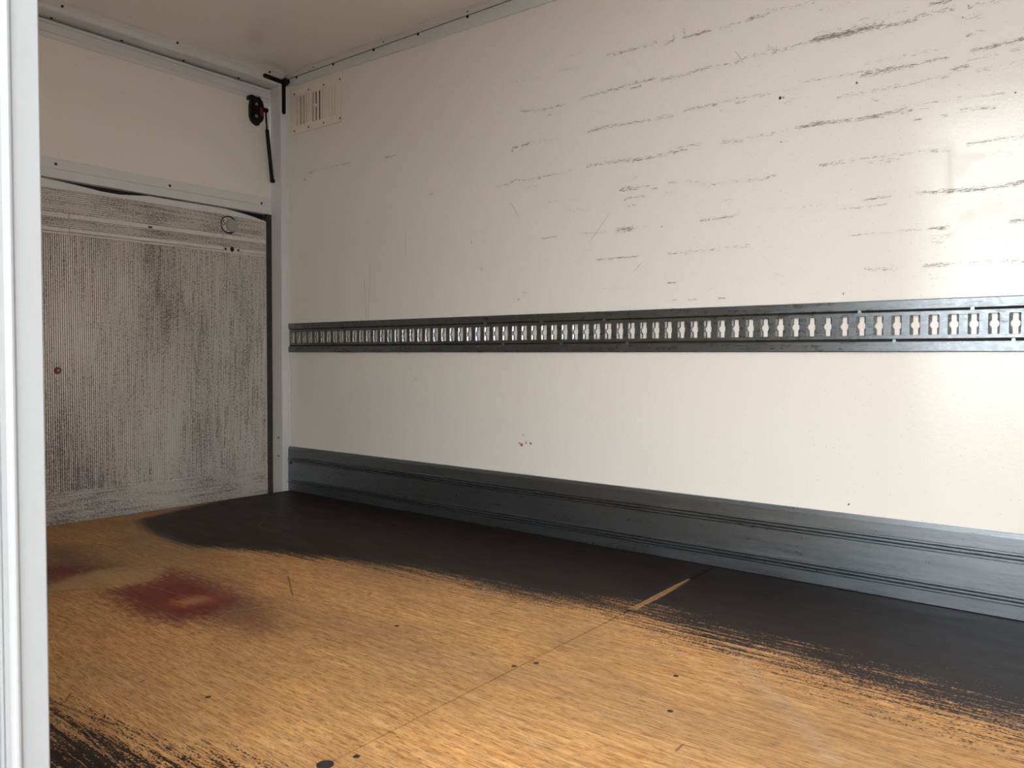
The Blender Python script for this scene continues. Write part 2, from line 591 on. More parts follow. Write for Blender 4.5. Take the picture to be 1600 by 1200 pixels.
darks = [fp(L) for L in (
    [(75, 1093), (130, 1115), (177, 1132)], [(103, 1095), (110, 1084)], [(315, 1156), (327, 1162)],
    [(294, 1166), (303, 1171)], [(221, 1065), (226, 1062)], [(450, 900), (457, 930)], [(575, 930), (580, 926)],
    [(60, 927), (120, 921), (160, 920)], [(210, 916), (222, 912)], [(1057, 1172), (1066, 1164)],
    [(180, 893), (270, 884)], [(318, 958), (330, 956)])]


def floor_sheet(name, x0f, x1f, y0, y1, step):
    nv = int((y1 - y0) / step) + 1
    nu = int((x1f(0) - x0f(0)) / step) + 1
    ys = np.linspace(y0, y1, nv)
    us = np.linspace(0, 1, nu)
    X0, X1 = x0f(ys), x1f(ys)
    X = X0[None, :] * (1 - us[:, None]) + X1[None, :] * us[:, None]
    Y = np.broadcast_to(ys, X.shape)
    V = np.stack([X.ravel(), Y.ravel(), np.zeros(X.size)], 1)
    me = slab_mesh(name, V, nu, nv, (0, 0, -.016), M_FLOOR, flip=False)
    P = V[:, :2]
    film = np.maximum(poly_sd(P, film_poly), poly_sd(P, film_poly2) - .01)
    set_attr(me, 'strip', np.clip(poly_sd(P, strip), -.05, .05))
    set_attr(me, 'film', np.clip(film, -.4, .4))
    mx = lambda L: np.clip(np.max([poly_sd(P, q) for q in L], 0), -.4, .4)
    set_attr(me, 'purple', mx(purple))
    set_attr(me, 'red', mx(red))
    set_attr(me, 'orange', mx(orange))
    set_attr(me, 'pale', mx(pale))
    d, _ = seg_dist(P, smear)
    set_attr(me, 'smear', np.exp(-(d / .022) ** 2))
    # grime is thicker towards the rear left, where loads stood
    dirt = np.clip((1.55 - P[:, 0]) / 1.4, 0, 1) * .45 + np.clip((-1.2 - P[:, 1]) / .8, 0, 1) * .35 + \
        np.exp(-((P[:, 0] - 2.5) / .05) ** 2) * .12
    set_attr(me, 'dirt', np.clip(dirt, 0, 1))
    for nm, L in (('light', lights), ('dark', darks)):
        bu = np.full(len(P), 1e9)
        bs = np.full(len(P), 1.0)
        for q in L:
            u, s_ = seg_dist(P, q)
            k = u < bu
            bu[k], bs[k] = u[k], s_[k]
        set_attr(me, nm + '_d', np.clip(bs, -.1, .1))
        set_attr(me, nm + '_m', np.clip(1 - (bu - .006) / .004, 0, 1))
    return link('plywood_sheet', me, floor)


floor_sheet('plywood_sheet', lambda y: y * 0 + .0, lambda y: SEAM(y) - .002, YL, -.002, .006)
floor_sheet('plywood_sheet', lambda y: SEAM(y) + .002, lambda y: y * 0 + XF, YL, -.002, .006)
# floor screws, sunk flush
fs = MB().dome((0, 0, 0), (0, 0, 1), .0065, .0012).mesh('floor_screw', M_SCREW)
for px, py in ((325, 1089), (557, 1182), (620, 978), (803, 1041), (838, 1036), (1047, 1111), (1056, 1056), (1194, 994), (1010, 945)):
    x, y = floor_xy(px, py)
    place(fs, 'floor_screw', floor, (x, y, 0))
x, y = floor_xy(508, 1195)
b = MB().dome((x, y, 0), (0, 0, 1), .011, .002)
b.tube((x, y, -.001), (x, y, .0006), .0155, n=20)
b.build('floor_bolt', M_SCREW, floor)
# dark strip in the gap along the wall foot
MB().prism([(-.009, 0), (-.002, 0), (-.002, .008)], 0, .0, XF).build('edge_gap_strip', M_SUB, floor)

# ---- right wall with its scuffs
STEP = .007
nu, nv = int(XF / STEP) + 1, int(ZC / STEP) + 1
gx, gz = np.meshgrid(np.linspace(0, XF, nu), np.linspace(0, ZC, nv), indexing='ij')
V = np.stack([gx.ravel(), np.zeros(gx.size), gz.ravel()], 1)
wall_me = slab_mesh('wall_right', V, nu, nv, (0, .05, 0), M_WALL, flip=False)
wall_right = struct(link('wall_right', wall_me), 'cream gel-coated side wall of the truck body, scuffed')
P = V[:, [0, 2]]


def tf(ox, oy, k):
    return lambda L: [wall_xz(ox + a / k, oy + b_ / k) for a, b_ in L]


A_, B_, C_, D_, E_ = tf(1200, 0, 4), tf(1200, 200, 4), tf(800, 0, 4), tf(800, 200, 4), tf(450, 200, 4)
G_ = tf(450, 540, 2.6667)
bands = [  # polyline, strength, half width (m)
    (A_([(0, 300), (90, 310), (280, 250), (500, 205)]), .75, .010), (A_([(280, 250), (500, 205), (700, 160)]), 1.1, .014),
    (A_([(500, 215), (720, 168), (920, 125)]), 1.0, .009), (A_([(250, 215), (720, 130)]), .6, .006),
    (A_([(560, 125), (860, 68)]), .75, .005), (A_([(930, 95), (1160, 60)]), .9, .007), (A_([(980, 80), (1160, 40)]), .8, .006),
    (A_([(1020, 25), (1140, 0)]), 1.1, .008), (A_([(1250, 45), (1450, 0)]), .8, .007),
    (A_([(1210, 115), (1330, 100)]), .7, .010), (A_([(1240, 225), (1350, 190)]), .7, .007),
    (A_([(200, 515), (350, 490), (500, 465), (700, 430), (900, 400)]), .8, .006), (A_([(580, 475), (700, 452), (900, 410)]), 1.0, .008),
    (A_([(900, 405), (1130, 355)]), 1.0, .006), (A_([(600, 400), (900, 340), (1100, 300)]), .65, .006),
    (A_([(1280, 315), (1480, 275), (1600, 240)]), 1.0, .009), (A_([(1240, 378), (1430, 340)]), .85, .005),
    (A_([(1530, 310), (1640, 290)]), .8, .008), (A_([(1500, 400), (1640, 375)]), .75, .006),
    (A_([(430, 610), (640, 570), (850, 530), (1000, 500), (1130, 475)]), .85, .006), (A_([(760, 545), (850, 530)]), 1.0, .004),
    (A_([(1160, 432), (1240, 415)]), .9, .010), (A_([(1310, 440), (1400, 420)]), .75, .008), (A_([(1180, 530), (1215, 525)]), .9, .003),
    (A_([(0, 835), (180, 795), (380, 760)]), .75, .004), (A_([(180, 795), (560, 745), (730, 710), (890, 690)]), .95, .009),
    (A_([(290, 770), (380, 758)]), 1.0, .008), (A_([(550, 745), (720, 728)]), 1.1, .006),
    (A_([(810, 670), (1150, 625), (1300, 595), (1480, 585)]), .72, .006), (A_([(930, 680), (1020, 670)]), .8, .005),
    (A_([(1200, 690), (1420, 670)]), .85, .007), (A_([(1090, 725), (1125, 722)]), .9, .007), (A_([(920, 750), (955, 745)]), .9, .006),
    (A_([(0, 590), (100, 565), (220, 540)]), .6, .006), (A_([(110, 640), (160, 620)]), .65, .008), (A_([(640, 625), (685, 625)]), .8, .006),
    (A_([(320, 1035), (470, 1015)]), 1.1, .006), (A_([(470, 1015), (600, 990), (890, 955), (1140, 930)]), .8, .005),
    (A_([(620, 1018), (820, 995)]), .75, .007), (A_([(1000, 950), (1140, 935)]), .95, .007), (A_([(1250, 900), (1440, 870), (1640, 845)]), .9, .007),
    (A_([(0, 70), (130, 45), (280, 10)]), .7, .008), (A_([(330, 60), (510, 15)]), .55, .008), (A_([(0, 1105), (60, 1095)]), .9, .003),
    (A_([(1400, 960), (1520, 960)]), .5, .010),
    (B_([(420, 505), (560, 495), (740, 475)]), .85, .004), (B_([(0, 518), (180, 500), (370, 475)]), .5, .005),
    (B_([(590, 450), (770, 425)]), 1.0, .006), (B_([(930, 405), (1150, 392)]), 1.0, .009), (B_([(1150, 390), (1320, 380), (1480, 365), (1640, 325)]), 1.15, .008),
    (B_([(520, 672), (690, 660), (830, 648), (960, 632)]), .85, .004), (B_([(1010, 628), (1120, 622)]), 1.1, .007), (B_([(1520, 585), (1640, 570)]), 1.1, .008),
    (B_([(990, 685), (1150, 675)]), .55, .010), (B_([(1020, 720), (1090, 715)]), .8, .005), (B_([(1300, 700), (1600, 680)]), .5, .005),
    (B_([(610, 885), (800, 880)]), .8, .008), (B_([(980, 862), (1110, 855)]), 1.1, .009), (B_([(1110, 855), (1250, 845), (1640, 825)]), .8, .006),
    (B_([(1020, 826), (1090, 825)]), .85, .003), (B_([(1490, 832), (1640, 825)]), 1.0, .006), (B_([(910, 922), (1060, 915)]), .5, .006),
    (B_([(1010, 950), (1060, 945)]), .7, .003), (B_([(260, 520), (320, 515)]), .8, .003), (B_([(30, 922), (100, 918)]), .8, .004),
    (B_([(280, 1035), (320, 1032)]), .8, .003), (B_([(60, 970), (120, 965)]), .5, .006), (B_([(1040, 600), (940, 610)]), .5, .004),
    (C_([(590, 345), (760, 310), (900, 265)]), .9, .007), (C_([(950, 275), (1010, 255), (1010, 220)]), .85, .008),
    (C_([(1070, 235), (1150, 215), (1240, 190)]), .95, .008), (C_([(1075, 180), (1078, 232)]), .9, .008), (C_([(1300, 180), (1400, 150), (1600, 85)]), .8, .007),
    (C_([(1490, 115), (1530, 105)]), 1.0, .010), (C_([(300, 440), (420, 420)]), .75, .006), (C_([(0, 515), (160, 490)]), .6, .007), (C_([(370, 345), (450, 320)]), .55, .006),
    (C_([(720, 395), (775, 385)]), .8, .004), (C_([(800, 135), (860, 125)]), .5, .005), (C_([(610, 285), (660, 270)]), .55, .005),
    (C_([(60, 695), (180, 690), (320, 655)]), .9, .007), (C_([(230, 718), (300, 710)]), .8, .006), (C_([(430, 615), (640, 560)]), .85, .007),
    (C_([(570, 580), (620, 560)]), 1.0, .008), (C_([(640, 560), (740, 525), (900, 490)]), .95, .007), (C_([(735, 557), (805, 540)]), 1.0, .004),
    (C_([(930, 500), (1090, 465), (1240, 415)]), .9, .008), (C_([(1240, 415), (1400, 395)]), .75, .008), (C_([(1400, 380), (1500, 350), (1600, 335), (1760, 300)]), .75, .009),
    (C_([(470, 825), (600, 790), (690, 780), (860, 750)]), .9, .008), (C_([(910, 738), (1000, 725)]), .8, .010), (C_([(1080, 690), (1280, 650)]), .95, .008),
    (C_([(1280, 640), (1420, 610), (1600, 590)]), .85, .006), (C_([(1400, 645), (1450, 635)]), .9, .005), (C_([(1310, 690), (1450, 690)]), .6, .005),
    (C_([(60, 910), (100, 905)]), .95, .005), (C_([(100, 890), (300, 870)]), .65, .007), (C_([(260, 995), (290, 990)]), .85, .004),
    (C_([(0, 1130), (140, 1115), (380, 1065)]), .7, .007), (C_([(470, 1040), (700, 1000), (860, 985)]), .8, .010),
    (C_([(760, 1005), (980, 960), (1090, 935)]), 1.0, .006), (C_([(990, 940), (1015, 960)]), 1.0, .008), (C_([(1030, 920), (1180, 900)]), .8, .006),
    (C_([(1310, 890), (1440, 880)]), .8, .010), (C_([(1480, 860), (1640, 835)]), .8, .007), (C_([(720, 1125), (780, 1110)]), .75, .005),
    (D_([(160, 470), (370, 445), (420, 440)]), .55, .007), (D_([(675, 392), (780, 378)]), 1.35, .005), (D_([(690, 375), (860, 362)]), .9, .005),
    (D_([(870, 378), (910, 375)]), 1.2, .003), (D_([(980, 345), (1030, 338)]), 1.1, .004), (D_([(1090, 330), (1240, 358), (1340, 345)]), .6, .010),
    (D_([(1370, 340), (1600, 312)]), .85, .006), (D_([(700, 445), (830, 425)]), .85, .008), (D_([(720, 488), (780, 480)]), .8, .005), (D_([(960, 405), (1020, 392)]), .6, .006),
    (D_([(330, 515), (470, 508)]), .65, .005), (D_([(180, 690), (320, 680)]), .9, .004), (D_([(430, 662), (600, 650)]), .75, .005),
    (D_([(660, 638), (750, 630)]), 1.1, .011), (D_([(750, 625), (840, 620)]), .7, .005), (D_([(1180, 578), (1410, 548)]), .85, .008), (D_([(1330, 452), (1380, 455)]), .8, .003),
    (D_([(360, 845), (420, 838)]), .85, .003), (D_([(530, 825), (780, 803)]), 1.0, .005), (D_([(980, 785), (1300, 757)]), .75, .008), (D_([(1340, 745), (1480, 738)]), .85, .006),
    (D_([(975, 970), (1025, 965)]), 1.0, .003), (D_([(1000, 1080), (1030, 1080)]), 1.1, .003), (D_([(1100, 1072), (1150, 1070)]), 1.0, .003), (D_([(1285, 1066), (1335, 1064)]), 1.1, .003),
    (D_([(560, 1010), (730, 990)]), .5, .006), (D_([(60, 1030), (100, 1024)]), .7, .004), (D_([(1360, 955), (1430, 948)]), .55, .005), (D_([(1210, 1005), (1290, 1000)]), .5, .005),
    (E_([(100, 322), (110, 318)]), 1.0, .010), (E_([(130, 282), (155, 275)]), 1.0, .005), (E_([(160, 265), (280, 240), (400, 215)]), .75, .005),
    (E_([(610, 183), (640, 180)]), 1.2, .006), (E_([(640, 178), (675, 172)]), .9, .004), (E_([(1460, 112), (1500, 102)]), 1.1, .005), (E_([(1400, 150), (1405, 125), (1435, 118)]), 1.1, .005),
    (E_([(1300, 365), (1385, 348), (1420, 322)]), .8, .005), (E_([(1470, 330), (1580, 312)]), .9, .006), (E_([(1500, 372), (1560, 362)]), .7, .005), (E_([(720, 310), (740, 300)]), .6, .005),
    (E_([(1000, 210), (1060, 195)]), .55, .004), (E_([(880, 415), (905, 412)]), .9, .006), (E_([(1140, 690), (1148, 715)]), .7, .008), (E_([(1205, 870), (1212, 890)]), .9, .006),
    (E_([(1130, 655), (1240, 638)]), .6, .004), (E_([(1340, 550), (1430, 542)]), .55, .004), (E_([(1470, 1030), (1500, 1025)]), .75, .004),
    (G_([(535, 95), (620, 85), (700, 72)]), .45, .004), (G_([(880, 96), (910, 94)]), .8, .004), (G_([(510, 95), (516, 95)]), .9, .006), (G_([(530, 135), (536, 140)]), .9, .006),
]
scuff = np.zeros(len(P))
wide = np.zeros(len(P))
for L, s_, w in bands:
    xs, zs = [q[0] for q in L], [q[1] for q in L]
    k = np.where((P[:, 0] > min(xs) - .1) & (P[:, 0] < max(xs) + .1) & (P[:, 1] > min(zs) - .06) & (P[:, 1] < max(zs) + .06))[0]
    d, _ = seg_dist(P[k], L)
    scuff[k] = np.maximum(scuff[k], s_ * np.exp(-(d / w) ** 2))
    wide[k] = np.maximum(wide[k], .7 * s_ * np.exp(-(d / (w * 1.7 + .003)) ** 2))
set_attr(wall_me, 'scuff', scuff)
set_attr(wall_me, 'scuff_wide', wide)
spot = np.full(len(P), -.03)
for (px, py), r in (((1219, 153), .011), ((1224, 152), .008), ((1339, 129), .009), ((1318, 459), .008), ((1220, 222), .006), ((1439, 407), .006), ((1034, 354), .006), ((1335, 305), .006),
                    ((634, 399), .004), ((573, 350), .005), ((572, 370), .006), ((810, 468), .007), ((516, 688), .006), ((914, 638), .006), ((1326, 788), .006), ((1335, 791), .005),
                    ((1514, 9.5), .006), ((1504, 28), .006), ((1587, 145), .006), ((811, 468), .006), ((901, 578), .005), ((675, 294), .006)):
    c = wall_xz(px, py)
    d = np.hypot(P[:, 0] - c[0], P[:, 1] - c[1])
    spot = np.maximum(spot, r * .55 - d)
set_attr(wall_me, 'spot', spot)
redm = np.full(len(P), -.03)
for (px, py), r in (((811, 692), .006), ((815, 695), .010), ((822, 692), .007), ((829, 693), .008), ((817, 679), .006)):
    c = wall_xz(px, py)
    redm = np.maximum(redm, r * .75 - np.hypot(P[:, 0] - c[0], P[:, 1] - c[1]))
set_attr(wall_me, 'red', redm)
hu, hs = np.full(len(P), 1e9), np.ones(len(P))
for L in (E_([(515, 850), (512, 950), (497, 1200)]), E_([(477, 940), (487, 1200)]), E_([(735, 650), (735, 795)]),
          D_([(490, 705), (605, 540)]), D_([(0, 475), (40, 550)]), E_([(1395, 475), (1440, 550)]), D_([(765, 895), (803, 850)]),
          C_([(1400, 325), (1440, 385)])):
    u, s_ = seg_dist(P, L)
    k = u < hu
    hu[k], hs[k] = u[k], s_[k]
set_attr(wall_me, 'hair', np.clip(hs, -.1, .1))
set_attr(wall_me, 'hair_mask', np.clip(1 - (hu - .008) / .005, 0, 1))
dull = np.zeros(len(P))
for L, w, s_ in ((A_([(960, 915), (1140, 910)]), .012, .8), (A_([(1130, 960), (1135, 1180)]), .012, 1.0), (A_([(950, 1010), (1350, 975)]), .014, .6),
                 (B_([(1380, 500), (1640, 520)]), .035, .6), (B_([(1220, 560), (1275, 540)]), .018, .8), (B_([(990, 685), (1150, 675)]), .012, .8),
                 (B_([(1100, 785), (1180, 780)]), .012, .6), (B_([(950, 460), (1100, 430)]), .012, .5), (A_([(1170, 1090), (1220, 1050)]), .025, .5)):
    d, _ = seg_dist(P, L)
    dull = np.maximum(dull, s_ * np.exp(-(d / w) ** 2))
set_attr(wall_me, 'dull', dull)

# ---- other sides of the box
w = MB()
w.box(-.16, XD0 - .03, YL - .045, YL, -.16, ZC + .04)
w.box(XD1 + .03, XF + .05, YL - .045, YL, -.16, ZC + .04)
w.box(XD0 - .03, XD1 + .03, YL - .045, YL, ZD + .03, ZC + .04)
w.box(XD0 - .03, XD1 + .03, YL - .045, YL, -.16, -.03)
struct(w.build('wall_left', M_PANEL), 'cream side wall with the open side door')
struct(MB().box(XF, XF + .05, YL, 0, -.16, ZC + .04).build('wall_front', M_PANEL), 'cream front bulkhead of the truck body')
struct(MB().box(-.16, XF + .05, YL - .045, .05, ZC, ZC + .04).build('ceiling', M_PANEL), 'cream truck body ceiling')

# ---- rear frame: header and corner posts in grey aluminium
hz = lambda y: 2.14 + .0187 * (-y - .05)      # lower edge, rises a little to the left
t1 = MB()
vs = []
for x in (-.16, -.004, 0):
    for y in (YL, .02):
        dz = .004 if x == -.004 else 0
        vs += [(x, y, hz(y) + (.0 if x != 0 else .004)), (x, y, ZC)]
t1.add(vs, [(0, 2, 6, 4), (4, 6, 10, 8), (8, 10, 11, 9), (0, 1, 3, 2), (0, 4, 5, 1), (4, 8, 9, 5), (2, 3, 7, 6), (6, 7, 11, 10), (1, 5, 7, 3), (5, 9, 11, 7)])
trim_1 = struct(t1.build('trim_1', M_ALU), 'grey aluminium header across the rear opening')
MB().prism([(.0, 2.181), (.019, 2.1995), (.0, 2.1995)], 1, YL, -.03).build('cove_strip', M_ALU, trim_1)
MB().tube((.021, YL, 2.1985), (.021, -.034, 2.1985), .0042, n=10).build('ceiling_bead', M_SEAL, trim_1)
rv = MB().dome((0, 0, 0), (1, 0, 0), .0065, .003).mesh('rivet', M_SCREW)
scd = MB().dome((0, 0, 0), (0, 0, -1), .006, .004).mesh('screw', M_BLACK)
for y in (-1.139, -.841, -.543, -.246, -1.44, -1.74):
    place(scd, 'screw', trim_1, (-.079, y, hz(y)))
for y in (-1.13, -.62, -.12):
    place(rv, 'rivet', trim_1, (.008, y, 2.189), (0, .8, 0))


def post(name, y0, y1, lab):
    s_ = 1 if y1 > y0 else -1
    p = MB().prism([(-.16, y0), (-.16, y1), (0, y1), (.0, y0 + s_ * .003), (-.003, y0)], 2, -.03, ZC)
    return struct(p.build(name, M_ALU), lab)


trim_2 = post('trim_2', -.049, .012, 'grey aluminium corner post between tail lift and scuffed wall')
MB().prism([(.0, -.0135), (.004, -.011), (.004, -.001), (.0, -.001)], 2, 0, 2.14).build('wall_bead', M_ALU, trim_2)
rvy = MB().dome((0, 0, 0), (0, -1, 0), .006, .003).mesh('rivet', M_SCREW)
for z in (.285, .187):
    place(rvy, 'rivet', trim_2, (-.037, -.049, z))
MB().box(-.125, -.088, -.0805, -.049, -.03, 1.5).build('light_seal', M_RUBBER, trim_2)
nib = MB().dome((0, 0, 0), (1, 0, 0), .0045, .004).mesh('seal_stud', M_SCREW)
for k in range(12):
    place(nib, 'seal_stud', trim_2, (-.088, -.06, .04 + k * .12))
trim_3 = post('trim_3', YL + .049, YL - .012, 'grey aluminium corner post hidden behind the door jamb')
MB().box(-.125, -.088, YL + .049, YL + .0805, -.03, 1.5).build('light_seal', M_RUBBER, trim_3)

# ---- angle trim along the top of the right wall
zb = lambda x: 2.139 - .0108 * x
t4 = MB()
prof = lambda x: [(-.0005, zb(x)), (-.006, zb(x) + .003), (-.006, 2.178), (-.0085, 2.180), (-.0085, 2.1835), (-.031, 2.1995), (-.0005, 2.1995)]
a, b = prof(0.003), prof(XF)
n = len(a)
t4.add([(.003, *q) for q in a] + [(XF, *q) for q in b],
       [tuple(range(n)), tuple(range(n, 2 * n))[::-1]] + [(i, n + i, n + (i + 1) % n, (i + 1) % n) for i in range(n)])
trim_4 = struct(t4.build('trim_4', M_ALU), 'grey aluminium angle along the top of the scuffed wall')
MB().tube((.02, -.033, 2.1985), (XF, -.033, 2.1985), .0042, n=10).build('ceiling_bead', M_SEAL, trim_4)
MB().box(.003, XF, -.0098, -.008, 2.1795, 2.1818).build('dark_groove', M_SUB, trim_4)  # thin dark strip along the screw line
scy = MB().dome((0, 0, 0), (0, -1, 0), .0072, .005).mesh('screw', M_BLACK)
for k in range(13):
    place(scy, 'screw', trim_4, (.083 + .3015 * k, -.0075, 2.1765))
for k in range(7):
    place(rvy, 'rivet', trim_4, (.24 + .53 * k, -.019, 2.191), (-.7, 0, 0))

# ---- ribbed aluminium kick plank at the foot of the right wall
kp = [(-.0005, .002), (-.016, .002)]
for g0 in (.0395, .1575):                     # three grooves with two rounded ridges between
    for k in range(3):
        c0 = g0 + .0105 * k
        kp += [(-.0165, c0), (-.006, c0 + .0004), (-.006, c0 + .0036), (-.0175, c0 + .0040)]
        kp += [(-.0205, c0 + .0054), (-.0205, c0 + .0088), (-.0180, c0 + .0102)] if k < 2 else [(-.0175, c0 + .007), (-.016, c0 + .009)]
kp += [(-.016, .225), (-.010, .238), (-.0005, .238)]
bb = struct(MB().prism(kp, 0, .002, XF).build('baseboard_right', M_KICK), 'blue-grey grooved aluminium kick plank along the wall foot')
x, z = wall_xz(462, 723)
MB().prism([(.018, .147), (.036, .147), (.028, .163)], 1, -.0185, -.0158).build('screw', M_BLACK, bb)

# ---- side door frame (the jamb stands at the left of the picture)
bead = [(XD0 + .004 * math.sin(t) + .0015, -2.2475 + .0045 * math.cos(t)) for t in [math.pi * k / 6 for k in range(7)]]
jp = [(XD0 - .05, YL + .004), (XD0 - .002, YL + .004), (XD0, YL + .002), (XD0, -2.2415)] + bead + \
     [(XD0 + .001, -2.254), (XD0 + .001, -2.2595), (XD0 - .0012, -2.26), (XD0 - .0012, -2.2612), (XD0 + .001, -2.2618), (XD0 + .001, -2.2645),
      (XD0 - .001, -2.265), (XD0 - .001, -2.2662), (XD0 + .001, -2.267), (XD0 + .001, -2.288), (XD0 - .012, -2.292), (XD0 - .05, -2.292)]
trim_5 = struct(MB().prism(jp[::-1], 2, -.16, ZD + .05).build('trim_5', M_JAMB), 'pale door jamb profile at the left edge, close by')
trim_6 = struct(MB().box(XD1, XD1 + .05, -2.292, YL + .004, -.16, ZD + .05).build('trim_6', M_JAMB), 'pale jamb on the far side of the side door')
trim_7 = struct(MB().box(XD0, XD1, -2.292, YL + .004, ZD, ZD + .05).build('trim_7', M_JAMB), 'pale head profile over the side door')
trim_8 = struct(MB().box(XD0, XD1, -2.292, YL, -.16, -.002).build('trim_8', M_JAMB), 'pale sill under the side door')

# ================================================================== THINGS
# ---- perforated lashing rail
rail = thing('lashing_rail', 'long galvanised lashing rail with keyhole slots on the cream wall', 'rail', (0, 0, .741))
Y0, Y1 = -.0005, -.0118
x0, x1 = .004, XF - .01
MB().prism([(Y0, .866), (-.0106, .8655), (-.0118, .867), (-.0118, .893), (-.0104, .895), (Y0, .895)], 0, x0, x1).build('top_flange', M_RAIL, rail)
MB().prism([(Y0, .741), (-.0104, .741), (-.0118, .743), (-.0118, .7705), (-.0106, .772), (Y0, .772)], 0, x0, x1).build('bottom_flange', M_RAIL, rail)
web, rim = MB(), MB()
MB().box(x0, x1, -.004, Y0, .7715, .779).build('groove_shade', M_SUB, rail)  # dark strips standing for the deep shadow in the grooves
MB().box(x0, x1, -.004, Y0, .860, .866).build('groove_shade', M_SUB, rail)
PIT = .05055
ZM, HZ = .8195, .0295
Zt, Zb_ = .8605, .7785
zz = [-HZ, -HZ + .004] + [-.017 + .034 * k / 10 for k in range(11)] + [HZ - .004, HZ]
nslot = int((x1 - .042) / PIT) + 1
front_w = lambda z: .0128 if abs(z) < HZ - .003 else .0118
back_w = lambda z: max(.0068, math.sqrt(max(0, .0122 ** 2 - z * z)))
xprev = x0
for k in range(nslot):
    cx = .042 + PIT * k
    if cx + .02 > x1:
        break
    xa, xb = max(x0, cx - PIT / 2), min(x1, cx + PIT / 2)
    m = len(zz)
    rings = []
    for (wf, yy) in ((lambda z: front_w(z) + .0016, Y1), (front_w, Y1 + .0016), (lambda z: (front_w(z) * .35 + back_w(z) * .65), Y1 + .0045), (back_w, -.0028)):
        rings.append([(cx - wf(z), yy, ZM + z * (1 if yy == Y1 else .985)) for z in zz] + [(cx + wf(z), yy, ZM + z * (1 if yy == Y1 else .985)) for z in zz[::-1]])
    n = len(rings[0])
    vs = sum(rings, [])
    fs_ = []
    for r_ in range(3):
        o = r_ * n
        fs_ += [(o + i, o + n + i, o + n + (i + 1) % n, o + (i + 1) % n) for i in range(n)]
    rim.add(vs, fs_, False)
    R0 = rings[0]
    for i in range(m - 1):
        p, q = R0[i], R0[i + 1]
        web.add([(xa, Y1, p[2]), p, q, (xa, Y1, q[2])], [(0, 1, 2, 3)])
        p, q = R0[n - 1 - i], R0[n - 2 - i]
        web.add([p, (xb, Y1, p[2]), (xb, Y1, q[2]), q], [(0, 1, 2, 3)])
    zt, zb2 = R0[m - 1][2], R0[0][2]
    web.add([(xa, Y1, zt), R0[m - 1], R0[m], (xb, Y1, zt), (xb, Y1, Zt - .0015), (xa, Y1, Zt - .0015)], [(0, 1, 2, 3, 4, 5)])
    web.add([(xa, Y1, Zb_ + .0015), (xb, Y1, Zb_ + .0015), (xb, Y1, zb2), R0[n - 1], R0[0], (xa, Y1, zb2)], [(0, 1, 2, 3, 4, 5)])
    # rolled upper and lower edges of the web
    web.add([(xa, Y1, Zt - .0015), (xb, Y1, Zt - .0015), (xb, Y1 + .0015, Zt), (xa, Y1 + .0015, Zt), (xb, Y0, Zt), (xa, Y0, Zt)], [(0, 1, 2, 3), (3, 2, 4, 5)])
    web.add([(xa, Y1, Zb_ + .0015), (xb, Y1, Zb_ + .0015), (xb, Y1 + .0015, Zb_), (xa, Y1 + .0015, Zb_), (xb, Y0, Zb_), (xa, Y0, Zb_)], [(3, 2, 1, 0), (5, 4, 2, 3)])
wo = web.build('perforated_web', M_RAIL, rail)
rim.build('slot_rims', M_RIM, wo)
tabm = MB()
tabm.prism([(-.0055, -.0052), (-.004, .0035), (.004, .0035), (.0055, -.0052)], 1, -.0132, -.003)
tab = tabm.mesh('tab', M_BOLT)
for k, (px, py) in enumerate(((1345, 486), (760, 507), (848, 504), (946, 501), (1521, 480))):
    place(tab, 'tab', rail, (wall_xz(px, py)[0], 0, .8645))
for px, py in ((1399, 531), (1585, 527), (788, 539), (879, 537.6), (982, 537)):
    place(tab, 'tab', rail, (wall_xz(px, py)[0], 0, .7745))

# ---- air vent
vent = thing('air_vent', 'cream louvred air vent with thirteen slots high in the wall corner', 'vent', (.246, 0, 1.89))
vx0, vx1, vz0, vz1 = .047, .445, 1.889, 2.106
slots = [340 + v / 6.667 for v in (845, 875, 907, 940, 968, 1003, 1035, 1072, 1105, 1135, 1170, 1205, 1240)]
sx = [wall_xz(q, 165)[0] for q in slots]
sz0, sz1, hw = 1.925, 2.072, .0052
pl = MB()
pl.box(vx0, vx1, -.006, -.003, vz0, sz0).box(vx0, vx1, -.006, -.003, sz1, vz1)
edges = [vx0] + sum([[q - hw, q + hw] for q in sx], []) + [vx1]
for i in range(0, len(edges), 2):
    pl.box(edges[i], edges[i + 1], -.006, -.003, sz0, sz1)
pl.build('face_plate', M_VENT, vent)
MB().box(vx0, vx1, -.008, -.003, vz0 - .004, vz0).box(vx0, vx1, -.008, -.003, vz1, vz1 + .004).box(vx1, vx1 + .004, -.008, -.003, vz0 - .004, vz1 + .004).box(vx0 - .004, vx0, -.008, -.003, vz0 - .004, vz1 + .004).build('plate_rim', M_VENT, vent)
MB().box(vx0 + .004, vx1 - .004, -.003, -.0005, vz0 + .004, vz1 - .004).build('slider_plate', M_VENT, vent)
lv = MB().prism([(-hw, -.006), (hw * .1, -.0145), (hw * .6, -.0145), (-hw * .5, -.006)], 2, -(sz1 - sz0) / 2, (sz1 - sz0) / 2).mesh('louvre', M_VENT)
for i, q in enumerate(sx):
    if i not in (6, 7):
        place(lv, 'louvre', vent, (q, 0, (sz0 + sz1) / 2))
    if i in (1, 2, 5, 6, 7):
        wd = hw * (1 if i in (6, 7) else .45)
        MB().box(q - wd, q + wd * (1 if i in (6, 7) else .2), -.0036, -.0029, sz0, sz1).build('air_gap', M_DARK, vent)
kx, kz = wall_xz(340 + 1028 / 6.667, 60 + 700 / 6.667)
MB().dome((kx, -.006, kz), (0, -1, 0), .011, .011).build('slider_knob', M_VENT, vent)
vs_ = MB().dome((0, 0, 0), (0, -1, 0), .005, .0025).mesh('screw', M_SCREW)
